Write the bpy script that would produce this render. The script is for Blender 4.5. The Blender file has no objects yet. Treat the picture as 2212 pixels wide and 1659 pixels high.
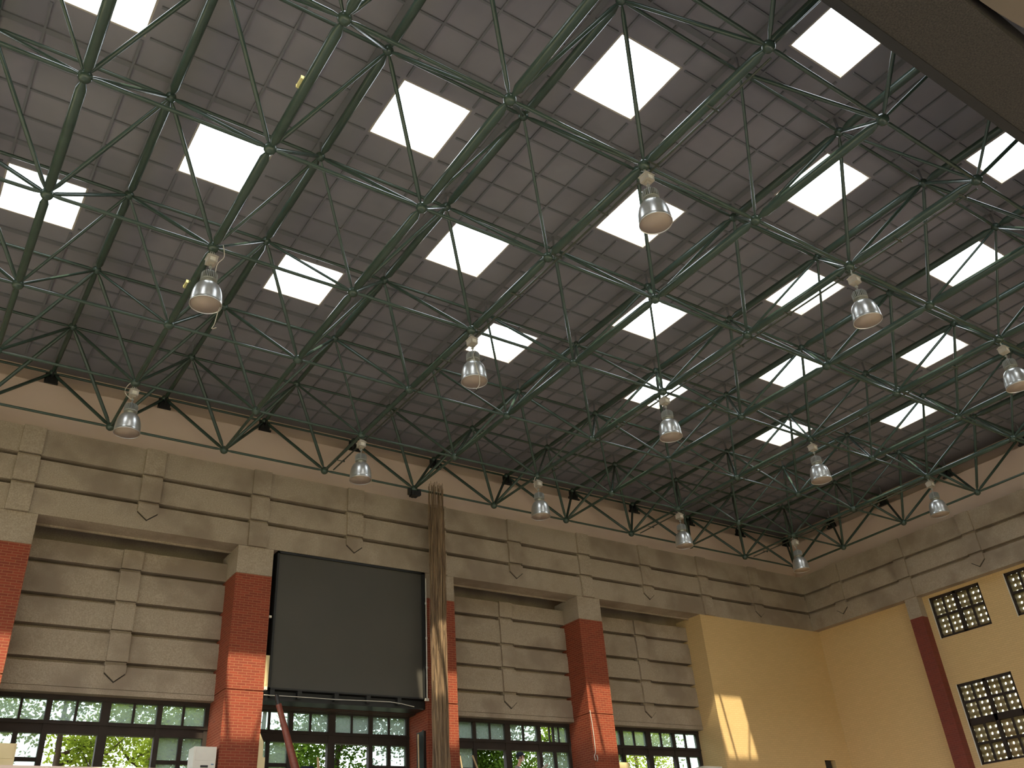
import bpy, bmesh, math, random
from mathutils import Vector, Matrix
random.seed(7)
SC = bpy.context.scene
COL = SC.collection
PI = math.pi
Z0 = 13.3            # the sports floor lies at z = 0; the coordinates below are measured from the lower chords of the roof

# ------------------------------------------------------------------ camera
CAM = Vector((-30.354, -22.322, -11.7215 + Z0))
_r = Vector((0.82634617, -0.558945, -0.06879314))
_d = Vector((0.24140029, 0.46192501, -0.85343494))
_f = Vector((0.50880046, 0.688626, 0.51663944))
cd = bpy.data.cameras.new('camera'); cam = bpy.data.objects.new('camera', cd); COL.objects.link(cam)
M = Matrix(((_r.x, -_d.x, -_f.x), (_r.y, -_d.y, -_f.y), (_r.z, -_d.z, -_f.z)))
cam.matrix_world = Matrix.Translation(CAM) @ M.to_4x4()
cd.sensor_fit = 'HORIZONTAL'; cd.sensor_width = 36.0; cd.lens = 36.0 * 1909.2 / 2212; cd.clip_end = 400
SC.camera = cam

# ------------------------------------------------------------------ world, sun, exposure
SC.view_settings.view_transform = 'Standard'; SC.view_settings.look = 'None'
SC.view_settings.gamma = 1.0; SC.view_settings.use_curve_mapping = False
SC.view_settings.exposure = -0.12
world = bpy.data.worlds.new('daylight'); SC.world = world; world.use_nodes = True
wn = world.node_tree; wn.nodes.clear()
wo = wn.nodes.new('ShaderNodeOutputWorld'); wb = wn.nodes.new('ShaderNodeBackground')
sky = wn.nodes.new('ShaderNodeTexSky'); sky.sky_type = 'NISHITA'; sky.sun_disc = False
sky.sun_elevation = math.radians(50); sky.sun_rotation = math.radians(190); sky.altitude = 50; sky.dust_density = 4.0; sky.air_density = 1.2
hz = wn.nodes.new('ShaderNodeMixRGB'); hz.inputs[0].default_value = 0.75; hz.inputs[2].default_value = (6.5, 7.0, 7.6, 1)
wn.links.new(sky.outputs[0], hz.inputs[1]); wn.links.new(hz.outputs[0], wb.inputs[0]); wn.links.new(wb.outputs[0], wo.inputs[0])
wb.inputs[1].default_value = 1.15
sd = bpy.data.lights.new('sun', 'SUN'); sun = bpy.data.objects.new('sun', sd); COL.objects.link(sun)
sd.energy = 11.0; sd.angle = math.radians(0.8); sd.color = (1.0, 0.86, 0.62)
sun.rotation_euler = Vector((0.213, 1.0, -1.515)).to_track_quat('-Z', 'Y').to_euler()
sun.location = (-15, -30, 40)
SC.cycles.max_bounces = 8; SC.cycles.diffuse_bounces = 5; SC.cycles.glossy_bounces = 3; SC.cycles.transparent_max_bounces = 8
SC.cycles.sample_clamp_indirect = 4.0
SC.cycles.caustics_reflective = False; SC.cycles.caustics_refractive = False

# ------------------------------------------------------------------ materials
MATS = {}
def mat(name, col, rough=0.6, metal=0.0, spec=0.5):
    m = bpy.data.materials.new(name); m.use_nodes = True
    b = m.node_tree.nodes['Principled BSDF']
    b.inputs['Base Color'].default_value = (*col, 1); b.inputs['Roughness'].default_value = rough
    b.inputs['Metallic'].default_value = metal; b.inputs['Specular IOR Level'].default_value = spec
    MATS[name] = m
    return m, m.node_tree, b
def noise_mix(name, c1, c2, scale, rough=0.7, detail=6.0, bump=0.0, stretch=(1, 1, 1), metal=0.0, c3=None, scale3=0.4):
    m, nt, b = mat(name, c1, rough, metal)
    tc = nt.nodes.new('ShaderNodeTexCoord'); mp = nt.nodes.new('ShaderNodeMapping'); mp.inputs['Scale'].default_value = stretch
    nz = nt.nodes.new('ShaderNodeTexNoise'); nz.inputs['Scale'].default_value = scale; nz.inputs['Detail'].default_value = detail
    cr = nt.nodes.new('ShaderNodeValToRGB'); cr.color_ramp.elements[0].position = 0.35; cr.color_ramp.elements[1].position = 0.68
    cr.color_ramp.elements[0].color = (*c1, 1); cr.color_ramp.elements[1].color = (*c2, 1)
    nt.links.new(tc.outputs['Object'], mp.inputs[0]); nt.links.new(mp.outputs[0], nz.inputs[0]); nt.links.new(nz.outputs[0], cr.inputs[0])
    out = cr.outputs[0]
    if c3:
        n3 = nt.nodes.new('ShaderNodeTexNoise'); n3.inputs['Scale'].default_value = scale3; n3.inputs['Detail'].default_value = 3
        r3 = nt.nodes.new('ShaderNodeValToRGB'); r3.color_ramp.elements[0].position = 0.45; r3.color_ramp.elements[1].position = 0.65
        mx = nt.nodes.new('ShaderNodeMixRGB'); mx.inputs[2].default_value = (*c3, 1)
        nt.links.new(mp.outputs[0], n3.inputs[0]); nt.links.new(n3.outputs[0], r3.inputs[0]); nt.links.new(r3.outputs[0], mx.inputs[0])
        nt.links.new(out, mx.inputs[1]); out = mx.outputs[0]
    nt.links.new(out, b.inputs['Base Color'])
    if bump:
        bp = nt.nodes.new('ShaderNodeBump'); bp.inputs['Strength'].default_value = bump; bp.inputs['Distance'].default_value = 0.02
        nt.links.new(nz.outputs[0], bp.inputs['Height']); nt.links.new(bp.outputs[0], b.inputs['Normal'])
    return m
def brick_mat(name, c1, c2, mortar, bw, bh, ms, rough=0.75, bump=0.4):
    m, nt, b = mat(name, c1, rough)
    tc = nt.nodes.new('ShaderNodeTexCoord'); sp = nt.nodes.new('ShaderNodeSeparateXYZ'); ad = nt.nodes.new('ShaderNodeMath')
    cb = nt.nodes.new('ShaderNodeCombineXYZ'); br = nt.nodes.new('ShaderNodeTexBrick')
    nt.links.new(tc.outputs['Object'], sp.inputs[0]); nt.links.new(sp.outputs[0], ad.inputs[0]); nt.links.new(sp.outputs[1], ad.inputs[1])
    nt.links.new(ad.outputs[0], cb.inputs[0]); nt.links.new(sp.outputs[2], cb.inputs[1]); nt.links.new(cb.outputs[0], br.inputs['Vector'])
    br.inputs['Scale'].default_value = 1.0; br.inputs['Brick Width'].default_value = bw; br.inputs['Row Height'].default_value = bh
    br.inputs['Mortar Size'].default_value = ms; br.inputs['Mortar Smooth'].default_value = 0.2; br.inputs['Bias'].default_value = 0.0
    br.inputs['Color1'].default_value = (*c1, 1); br.inputs['Color2'].default_value = (*c2, 1); br.inputs['Mortar'].default_value = (*mortar, 1)
    nt.links.new(br.outputs['Color'], b.inputs['Base Color'])
    bp = nt.nodes.new('ShaderNodeBump'); bp.invert = True; bp.inputs['Strength'].default_value = bump; bp.inputs['Distance'].default_value = 0.01
    nt.links.new(br.outputs['Fac'], bp.inputs['Height']); nt.links.new(bp.outputs[0], b.inputs['Normal'])
    return m
concrete = noise_mix('washed_concrete', (0.31, 0.248, 0.188), (0.445, 0.365, 0.28), 34.0, 0.85, bump=0.25, c3=(0.27, 0.21, 0.158), scale3=0.9)
plaster = noise_mix('pinkish_plaster', (0.74, 0.57, 0.48), (0.78, 0.61, 0.52), 0.8, 0.9)
brick = brick_mat('red_brick', (0.265, 0.042, 0.015), (0.205, 0.032, 0.012), (0.31, 0.115, 0.052), 0.23, 0.068, 0.008)
darkbrick = brick_mat('dark_red_tile', (0.20, 0.035, 0.02), (0.16, 0.03, 0.018), (0.20, 0.07, 0.05), 0.2, 0.068, 0.006)
yellow = brick_mat('yellow_painted_brick', (0.70, 0.49, 0.235), (0.66, 0.46, 0.22), (0.58, 0.39, 0.18), 0.23, 0.068, 0.007, 0.6, 0.25)
deckm = noise_mix('ribbed_deck', (0.235, 0.225, 0.255), (0.27, 0.26, 0.29), 1.2, 0.9, c3=(0.20, 0.195, 0.225), scale3=0.6)
ribm = noise_mix('deck_rib', (0.16, 0.165, 0.185), (0.185, 0.185, 0.205), 2.0, 0.9)
green = noise_mix('dark_green_paint', (0.040, 0.066, 0.053), (0.050, 0.080, 0.064), 3.0, 0.25)
black = mat('black_steel', (0.012, 0.012, 0.012), 0.5)[0]
groove_shadow = mat('groove_shadow_paint', (0.035, 0.028, 0.022), 0.9)[0]  # dark colour stands in for the shadow line around the V tips
darkframe = noise_mix('dark_bronze_frame', (0.020, 0.012, 0.008), (0.028, 0.017, 0.011), 3.0, 0.8)
alu = noise_mix('spun_aluminium', (0.66, 0.66, 0.65), (0.74, 0.74, 0.72), 1.0, 0.30, stretch=(1, 1, 12), metal=0.75)
cast = noise_mix('cast_grey_housing', (0.40, 0.41, 0.40), (0.50, 0.51, 0.50), 5.0, 0.45, metal=0.3)
lens_m = noise_mix('dusty_lamp_glass', (0.36, 0.29, 0.24), (0.40, 0.32, 0.27), 3.0, 0.4)
ballast = noise_mix('grey_ballast_box', (0.42, 0.38, 0.33), (0.50, 0.45, 0.40), 6.0, 0.5)
whitep = noise_mix('white_plastic', (0.72, 0.68, 0.60), (0.78, 0.74, 0.66), 2.0, 0.45)
cream = noise_mix('cream_board', (0.74, 0.60, 0.32), (0.80, 0.66, 0.38), 2.0, 0.5)
wirem = mat('white_cable', (0.62, 0.58, 0.52), 0.6)[0]
tag_m = mat('yellow_tag', (0.62, 0.58, 0.26), 0.6)[0]
pipe_m = noise_mix('galvanised_pipe', (0.055, 0.065, 0.052), (0.075, 0.085, 0.065), 4.0, 0.4, metal=0.2)
screen_m = noise_mix('led_screen_face', (0.058, 0.054, 0.045), (0.066, 0.060, 0.050), 0.6, 0.6)
netm = noise_mix('tan_netting', (0.13, 0.085, 0.05), (0.38, 0.26, 0.15), 9.0, 0.9, stretch=(1, 1, 0.12), bump=0.6)
strandm = noise_mix('net_cord', (0.13, 0.085, 0.055), (0.36, 0.24, 0.14), 6.0, 0.9, stretch=(3, 3, 0.2))
redpipe = noise_mix('red_oxide_tube', (0.17, 0.035, 0.02), (0.24, 0.06, 0.035), 12.0, 0.4)
woodf = noise_mix('wood_floor', (0.47, 0.43, 0.38), (0.53, 0.48, 0.42), 2.0, 0.35, stretch=(0.3, 6, 1))
wood = noise_mix('pale_wood', (0.55, 0.38, 0.20), (0.62, 0.44, 0.25), 5.0, 0.6)
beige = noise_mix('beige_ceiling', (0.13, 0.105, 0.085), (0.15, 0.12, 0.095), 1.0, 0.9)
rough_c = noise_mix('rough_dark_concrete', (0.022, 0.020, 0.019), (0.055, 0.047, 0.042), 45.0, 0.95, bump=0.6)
earth = noise_mix('ground_earth', (0.16, 0.18, 0.08), (0.24, 0.22, 0.13), 0.5, 0.95)
bark = noise_mix('tree_bark', (0.05, 0.035, 0.027), (0.09, 0.065, 0.05), 6.0, 0.9, stretch=(1, 1, 0.2))
skin_m = mat('skin', (0.55, 0.32, 0.22), 0.5)[0]
hair_m = mat('dark_hair', (0.015, 0.011, 0.010), 0.5)[0]
shirt = noise_mix('grey_shirt', (0.20, 0.18, 0.16), (0.26, 0.23, 0.20), 20.0, 0.9)
maskm = mat('white_mask', (0.78, 0.66, 0.60), 0.8)[0]
navy = mat('dark_navy_cloth', (0.015, 0.02, 0.04), 0.8)[0]
bblock = noise_mix('breeze_block', (0.44, 0.37, 0.25), (0.50, 0.43, 0.30), 8.0, 0.9)
def leaf_mat(name, c, tcol, tr=0.45):
    m = bpy.data.materials.new(name); m.use_nodes = True; nt = m.node_tree; nt.nodes.clear()
    o = nt.nodes.new('ShaderNodeOutputMaterial'); mx = nt.nodes.new('ShaderNodeMixShader'); d = nt.nodes.new('ShaderNodeBsdfDiffuse'); t = nt.nodes.new('ShaderNodeBsdfTranslucent')
    oi = nt.nodes.new('ShaderNodeTexCoord'); nz = nt.nodes.new('ShaderNodeTexNoise'); nz.inputs['Scale'].default_value = 1.5
    rp = nt.nodes.new('ShaderNodeValToRGB'); rp.color_ramp.elements[0].position = 0.3; rp.color_ramp.elements[1].position = 0.7
    rp.color_ramp.elements[0].color = (c[0] * 0.5, c[1] * 0.6, c[2] * 0.6, 1); rp.color_ramp.elements[1].color = (*c, 1)
    nt.links.new(oi.outputs['Object'], nz.inputs[0]); nt.links.new(nz.outputs[0], rp.inputs[0]); nt.links.new(rp.outputs[0], d.inputs[0])
    t.inputs[0].default_value = (*tcol, 1); mx.inputs[0].default_value = tr
    nt.links.new(d.outputs[0], mx.inputs[1]); nt.links.new(t.outputs[0], mx.inputs[2]); nt.links.new(mx.outputs[0], o.inputs[0])
    return m
leafA = leaf_mat('green_leaves', (0.075, 0.135, 0.022), (0.20, 0.32, 0.035))
leafB = leaf_mat('yellow_green_leaves', (0.20, 0.27, 0.04), (0.40, 0.48, 0.055))
leafC = leaf_mat('dark_leaves', (0.045, 0.09, 0.015), (0.10, 0.18, 0.02))
def glass_mat(name, tint, veil, amount, gl=0.06):
    m = bpy.data.materials.new(name); m.use_nodes = True; nt = m.node_tree; nt.nodes.clear()
    o = nt.nodes.new('ShaderNodeOutputMaterial'); t = nt.nodes.new('ShaderNodeBsdfTransparent'); t.inputs[0].default_value = (*tint, 1)
    g = nt.nodes.new('ShaderNodeBsdfGlossy'); g.inputs['Roughness'].default_value = 0.08
    tr = nt.nodes.new('ShaderNodeBsdfTranslucent'); tr.inputs[0].default_value = (*veil, 1)
    m1 = nt.nodes.new('ShaderNodeMixShader'); m2 = nt.nodes.new('ShaderNodeMixShader')
    m1.inputs[0].default_value = amount; m2.inputs[0].default_value = gl
    nt.links.new(t.outputs[0], m1.inputs[1]); nt.links.new(tr.outputs[0], m1.inputs[2]); nt.links.new(m1.outputs[0], m2.inputs[1])
    nt.links.new(g.outputs[0], m2.inputs[2]); nt.links.new(m2.outputs[0], o.inputs[0])
    return m
frost = glass_mat('dusty_window_glass', (0.64, 0.69, 0.64), (0.42, 0.46, 0.40), 0.22)
gridg = glass_mat('yellowed_glass', (0.86, 0.82, 0.70), (0.55, 0.50, 0.38), 0.30, 0.04)
clearg = glass_mat('skylight_glazing', (0.96, 0.97, 0.96), (0.9, 0.9, 0.88), 0.06, 0.03)

# ------------------------------------------------------------------ mesh builder
class MB:
    def __init__(s): s.v = []; s.f = []; s.sm = []
    def add(s, vs, fs, smooth=False):
        o = len(s.v); s.v += [tuple(p) for p in vs]; s.f += [tuple(i + o for i in f) for f in fs]; s.sm += [smooth] * len(fs)
        return s
    def box(s, x0, x1, y0, y1, z0, z1):
        x0, x1 = sorted((x0, x1)); y0, y1 = sorted((y0, y1)); z0, z1 = sorted((z0, z1))
        v = [(x, y, z) for x in (x0, x1) for y in (y0, y1) for z in (z0, z1)]
        return s.add(v, [(0, 1, 3, 2), (4, 6, 7, 5), (0, 4, 5, 1), (2, 3, 7, 6), (0, 2, 6, 4), (1, 5, 7, 3)])
    def rings(s, rs, closed_ends=True, smooth=True):
        n = len(rs[0]); o = []
        for r in rs: o += r
        f = []
        for k in range(len(rs) - 1):
            for i in range(n):
                a, b = k * n + i, k * n + (i + 1) % n
                f.append((a, b, b + n, a + n))
        s.add(o, f, smooth)
        if closed_ends:
            s.add(rs[0], [tuple(range(n))[::-1]]); s.add(rs[-1], [tuple(range(n))])
        return s
    def path(s, pts, rad, n=8, smooth=True):
        pts = [Vector(p) for p in pts]; rs = []
        if not hasattr(rad, '__len__'): rad = [rad] * len(pts)
        t0 = (pts[1] - pts[0]).normalized(); ref = Vector((0, 0, 1)) if abs(t0.z) < 0.9 else Vector((1, 0, 0))
        for k, p in enumerate(pts):
            t = (pts[min(k + 1, len(pts) - 1)] - pts[max(k - 1, 0)]).normalized()
            u = t.cross(ref).normalized(); w = t.cross(u)
            rs.append([tuple(p + (u * math.cos(2 * PI * i / n) + w * math.sin(2 * PI * i / n)) * rad[k]) for i in range(n)])
        return s.rings(rs, True, smooth)
    def strut(s, p, q, r, n=10, cut=0.09, cone=0.16, rc=None):
        p = Vector(p); q = Vector(q); L = (q - p).length; d = (q - p) / L; rc = rc or max(0.018, r * 0.4)
        a = p + d * cut; b = q - d * cut
        return s.path([a, a + d * cone, b - d * cone, b], [rc, r, r, rc], n)
    def lathe(s, prof, c=(0, 0, 0), n=32, smooth=True, caps=True):
        rs = [[(c[0] + r * math.cos(2 * PI * i / n), c[1] + r * math.sin(2 * PI * i / n), c[2] + z) for i in range(n)] for r, z in prof]
        return s.rings(rs, caps, smooth)
    def ball(s, c, r, n=14, sz=1.0):
        m = n // 2
        return s.lathe([(max(1e-4, r * math.sin(PI * k / m)), -r * sz * math.cos(PI * k / m)) for k in range(m + 1)], c, n, True, False)
    def prism(s, poly, P, d0, d1):
        n = len(poly)
        a = [P(u, d0, z) for u, z in poly]; b = [P(u, d1, z) for u, z in poly]
        return s.add(a + b, [tuple(range(n)), tuple(range(n, 2 * n))[::-1]] + [(i, (i + 1) % n, (i + 1) % n + n, i + n) for i in range(n)])
    def build(s, name, m, parent=None, org=None, recalc=True):
        """verts are in hall coordinates unless org is given as 'local'"""
        me = bpy.data.meshes.new(name); me.from_pydata(s.v, [], s.f)
        me.polygons.foreach_set('use_smooth', s.sm)
        if recalc:
            bm = bmesh.new(); bm.from_mesh(me); bmesh.ops.recalc_face_normals(bm, faces=bm.faces); bm.to_mesh(me); bm.free()
        ms = m if isinstance(m, (list, tuple)) else [m]
        for x in ms: me.materials.append(x)
        o = bpy.data.objects.new(name, me); COL.objects.link(o)
        if parent: o.parent = parent
        elif org != 'local': o.location = (0, 0, Z0)
        return o
def tag(o, label, cat=None, group=None, kind=None):
    o['label'] = label
    if cat: o['category'] = cat
    if group: o['group'] = group
    if kind: o['kind'] = kind
    return o
def empty(name, loc=(0, 0, 0)):
    """loc in hall coordinates; children are then built relative to it"""
    o = bpy.data.objects.new(name, None); COL.objects.link(o); o.location = (loc[0], loc[1], loc[2] + Z0); o.empty_display_size = 0.2
    return o
def copy_tree(o, parent=None):
    c = o.copy(); COL.objects.link(c); c.parent = parent
    for ch in list(o.children): copy_tree(ch, c)
    return c
class Off(MB):
    """builder whose hall coordinates are stored relative to an Empty"""
    def __init__(s, org): super().__init__(); s.o = org
    def add(s, vs, fs, smooth=False):
        return super().add([(p[0] - s.o[0], p[1] - s.o[1], p[2] - s.o[2]) for p in vs], fs, smooth)
Pb = lambda y0: (lambda u, d, z: (u, y0 - d, z))      # along the window wall
Pr = lambda x0: (lambda u, d, z: (x0 - d, u, z))      # along the right wall
def pbox(mb, P, u0, u1, d0, d1, z0, z1):
    a = P(u0, d0, z0); b = P(u1, d1, z1); mb.box(a[0], b[0], a[1], b[1], a[2], b[2])

YB = [0.0, -2.475, -5.246, -8.256, -11.28, -14.305, -17.334]      # lower nodes
YT = [1.27, -1.2375, -3.86, -6.751, -9.768, -12.79, -15.82, -19.75]    # upper nodes
NI = 14
XB = [-3.0 * i for i in range(NI)]
XT = [1.5 - 3.0 * i for i in range(NI + 1)]
ZT = 1.92; ZD = 2.36
XL = -42.0

# ------------------------------------------------------------------ roof deck
sky_cells = [(i, j) for j in range(2, 7) for i in range(1, NI) if (i + j) % 2 == 0]
cx = lambda i: XB[i]
deck = MB(); H = 0.785
for i in range(NI):
    x0, x1 = (XT[i + 1], XT[i]) if i else (XT[1], 2.6)
    if i == NI - 1: x0 = XL - 0.6
    for j in range(7):
        y0, y1 = YT[j + 1], YT[j]
        if j == 0: y1 = 2.6
        if j == 6: y0 = -20.6
        if (i, j) in sky_cells:
            a, b, c, d = XB[i] - H, XB[i] + H, YB[j] - H, YB[j] + H
            deck.box(x0, a, y0, y1, ZD, ZD + 0.12); deck.box(b, x1, y0, y1, ZD, ZD + 0.12)
            deck.box(a, b, y0, c, ZD, ZD + 0.12); deck.box(a, b, d, y1, ZD, ZD + 0.12)
        else:
            deck.box(x0, x1, y0, y1, ZD, ZD + 0.12)
ceiling = deck.build('ceiling', deckm)
tag(ceiling, 'dark ribbed roof deck above the green space frame', 'ceiling', kind='structure')
rib = MB()
for i in range(NI):
    for j in range(7):
        x0, x1, y0, y1 = XT[i + 1], XT[i], YT[j + 1], YT[j]
        hole = (i, j) in sky_cells; a, b, c, d = XB[i] - H, XB[i] + H, YB[j] - H, YB[j] + H
        zr = ZD - 0.04
        for k, x in enumerate((x0, x0 + 0.75, x0 + 1.5, x0 + 2.25)):
            w = 0.06 if k == 0 else 0.022
            if hole and a - 0.02 < x < b + 0.02:
                rib.box(x - w, x + w, y0, c - 0.08, zr, ZD + 0.01); rib.box(x - w, x + w, d + 0.08, y1, zr, ZD + 0.01)
            else: rib.box(x - w, x + w, y0, y1, zr, ZD + 0.01)
        hy = (y1 - y0) / 4
        for k in range(4):
            y = y0 + k * hy; w = 0.06 if k == 0 else 0.022
            if hole and c - 0.02 < y < d + 0.02:
                rib.box(x0, a - 0.08, y - w, y + w, zr + 0.004, ZD + 0.012); rib.box(b + 0.08, x1, y - w, y + w, zr + 0.004, ZD + 0.012)
            else: rib.box(x0, x1, y - w, y + w, zr + 0.004, ZD + 0.012)
rib.build('panel_ribs', ribm, ceiling).location = (0, 0, 0)

ordn = ['first', 'second', 'third', 'fourth', 'fifth', 'sixth', 'seventh', 'eighth']
sk_proto = None; nwin = 0
for j in range(2, 7):
    row = [i for i in range(1, NI) if (i, j) in sky_cells]
    for k, i in enumerate(row):
        nwin += 1
        if sk_proto is None:
            o = empty('window_%d' % nwin, (XB[i], YB[j], ZD))
            fr = MB(); t = 0.035
            fr.box(-H, H, -H, -H + t, 0.0, 0.24).box(-H, H, H - t, H, 0.0, 0.24).box(-H, -H + t, -H, H, 0.0, 0.24).box(H - t, H, -H, H, 0.0, 0.24)
            fr.build('window_frame', ballast, o)
            MB().box(-H + 0.01, H - 0.01, -H + 0.01, H - 0.01, 0.125, 0.135).build('window_pane', clearg, o)
            sk_proto = o
        else:
            o = copy_tree(sk_proto); o.name = 'window_%d' % nwin; o.location = (XB[i], YB[j], ZD + Z0)
        tag(o, 'square white skylight, %s from the right corner in the %s row out from the window wall' % (ordn[k], ordn[j - 2]), 'skylight', 'square skylights in the roof deck', 'structure')

# ------------------------------------------------------------------ space frame
def inview(p):
    v = Vector((p[0], p[1], p[2] + Z0)) - CAM; z = v.dot(_f)
    if z < 0.5: return 1e9
    u = v.dot(_r) / z; w = v.dot(_d) / z
    return v.length if (abs(u) < 0.62 and abs(w) < 0.47) else 500 + v.length
frame = empty('roof_truss', (0, 0, 0))
tag(frame, 'dark green steel space frame of pipes and ball nodes carrying the whole roof', 'roof truss')
def emit(name, items, mfun, m, cap=100):
    items = sorted(items, key=lambda it: inview(it[0])); rest = MB()
    for k, (c, args) in enumerate(items):
        if k < cap: b = MB(); mfun(b, *args); b.build(name, m, frame, recalc=False)
        else: mfun(rest, *args)
    if rest.v: rest.build(name + '_rest', m, frame, recalc=False)['kind'] = 'stuff'
mid = lambda a, b: tuple((Vector(a) + Vector(b)) / 2)
it = []
def rmain(j): return [0.040, 0.060, 0.078, 0.088, 0.092, 0.092, 0.092][j]
for i in range(NI):
    for j in range(6):
        a, b = (XB[i], YB[j], 0), (XB[i], YB[j + 1], 0)
        it.append((mid(a, b), (a, b, (rmain(j) if i else 0.045) * (1.0 if i > 3 else 0.86))))
emit('lower_main_chord', it, lambda B, a, b, r: B.strut(a, b, r, 14, 0.10, 0.17, 0.035), green)
it = []
for j in range(7):
    for i in range(NI - 1):
        a, b = (XB[i], YB[j], 0), (XB[i + 1], YB[j], 0); it.append((mid(a, b), (a, b, 0.034 if j < 3 else 0.038)))
emit('lower_cross_chord', it, lambda B, a, b, r: B.strut(a, b, r, 10, 0.09, 0.12, 0.02), green)
it = []
for i in range(NI + 1):
    for j in range(7):
        a, b = (XT[i], YT[j], ZT), (XT[i], YT[j + 1], ZT); it.append((mid(a, b), (a, b, 0.085 if j > 1 else 0.06)))
emit('upper_main_chord', it, lambda B, a, b, r: B.strut(a, b, r, 12, 0.10, 0.17, 0.035), green)
it = []
for j in range(8):
    for i in range(NI):
        a, b = (XT[i], YT[j], ZT), (XT[i + 1], YT[j], ZT); it.append((mid(a, b), (a, b, 0.036)))
emit('upper_cross_chord', it, lambda B, a, b, r: B.strut(a, b, r, 8, 0.09, 0.12, 0.02), green)
it = []
for i in range(NI):
    for j in range(7):
        for di in (0, 1):
            for dj in (0, 1):
                a, b = (XB[i], YB[j], 0), (XT[i + di], YT[j + dj], ZT)
                r = 0.046 if (j == 0 or i == 0) else (0.040 if (i + j + di) % 3 else 0.030)
                it.append((mid(a, b), (a, b, r)))
emit('diagonal_brace', it, lambda B, a, b, r: B.strut(a, b, r, 10, 0.09, 0.16, 0.02), green)
emit('lower_node', [((x, y, 0), ((x, y, 0),)) for x in XB for y in YB], lambda B, c: B.ball(c, 0.115, 14), green)
def upnode(B, c):
    B.ball(c, 0.105, 12)
emit('upper_node', [((x, y, ZT), ((x, y, ZT),)) for x in XT for y in YT], upnode, green)
emit('deck_support', [((x, y, ZT), ((x, y, ZT),)) for x in XT for y in YT[1:7]], lambda B, c: B.lathe([(0.028, 0.09), (0.028, ZD - ZT - 0.03)], c, 8), ribm)
def bearing(B, x, y):
    B.box(x - 0.17, x + 0.17, y - 0.17, y + 0.17, 1.50, 1.56); B.box(x - 0.13, x + 0.13, y - 0.13, y + 0.13, 1.56, 1.72)
    B.box(x - 0.17, x + 0.17, y - 0.02, y + 0.02, 1.56, ZT - 0.02); B.box(x - 0.02, x + 0.02, y - 0.17, y + 0.17, 1.56, ZT - 0.02)
emit('bearing_bracket', [((x, YT[0], ZT), (x, YT[0])) for x in XT] + [((XT[0], y, ZT), (XT[0], y)) for y in YT[1:]], bearing, black)

# conduits that feed the lamp rows, clamped beside every second main chord
def conduit(i, side, j0, j1, label):
    x = XB[i] + side * 0.155
    o = empty('conduit_pipe', (x, YB[j1], -0.09)); b = Off((x, YB[j1], -0.09))
    b.path([(x, YB[j0] - 0.3, -0.07), (x, YB[j1] + 0.1, -0.07)], 0.022, 8).build('conduit_tube', pipe_m, o, recalc=False)
    y = YB[j0] - 1.0
    while y > YB[j1]:
        c = Off((x, YB[j1], -0.09)); xa, xb = sorted((x + side * 0.03, XB[i] - side * 0.09))
        c.box(xa, xb, y - 0.018, y + 0.018, -0.118, -0.106).box(x - 0.026, x + 0.026, y - 0.02, y + 0.02, -0.125, -0.06)
        c.build('pipe_clamp', pipe_m, o); y -= 1.5
    tag(o, label, 'pipe', 'conduits clamped along the main chords')
conduit(5, 1, 1, 6, 'thin grey conduit beside the main chord that carries the middle lamp row')
conduit(3, 1, 0, 5, 'thin grey conduit beside the main chord second from the right wall with lamps')
conduit(7, 1, 0, 6, 'thin grey conduit beside the main chord whose lamp hangs before a skylight at top centre')
conduit(1, 1, 0, 3, 'thin grey conduit along the main chord nearest the right wall')
for n, (i, ya, lab) in enumerate(((9, -12.86, 'small yellowish tag on the big chord near the top left'), (9, -6.83, 'small yellowish tag on the chord beside the front left lamp'))):
    x = XB[i] - 0.11; b = MB().box(-0.02, 0.02, -0.10, 0.10, -0.028, 0.028).box(-0.025, 0.025, -0.11, -0.09, -0.034, 0.034).box(-0.025, 0.025, 0.09, 0.11, -0.034, 0.034)
    o = b.build('cable_tag', tag_m, None, 'local'); o.location = (x, ya, Z0 + 0.02); tag(o, lab, 'tag')

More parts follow.
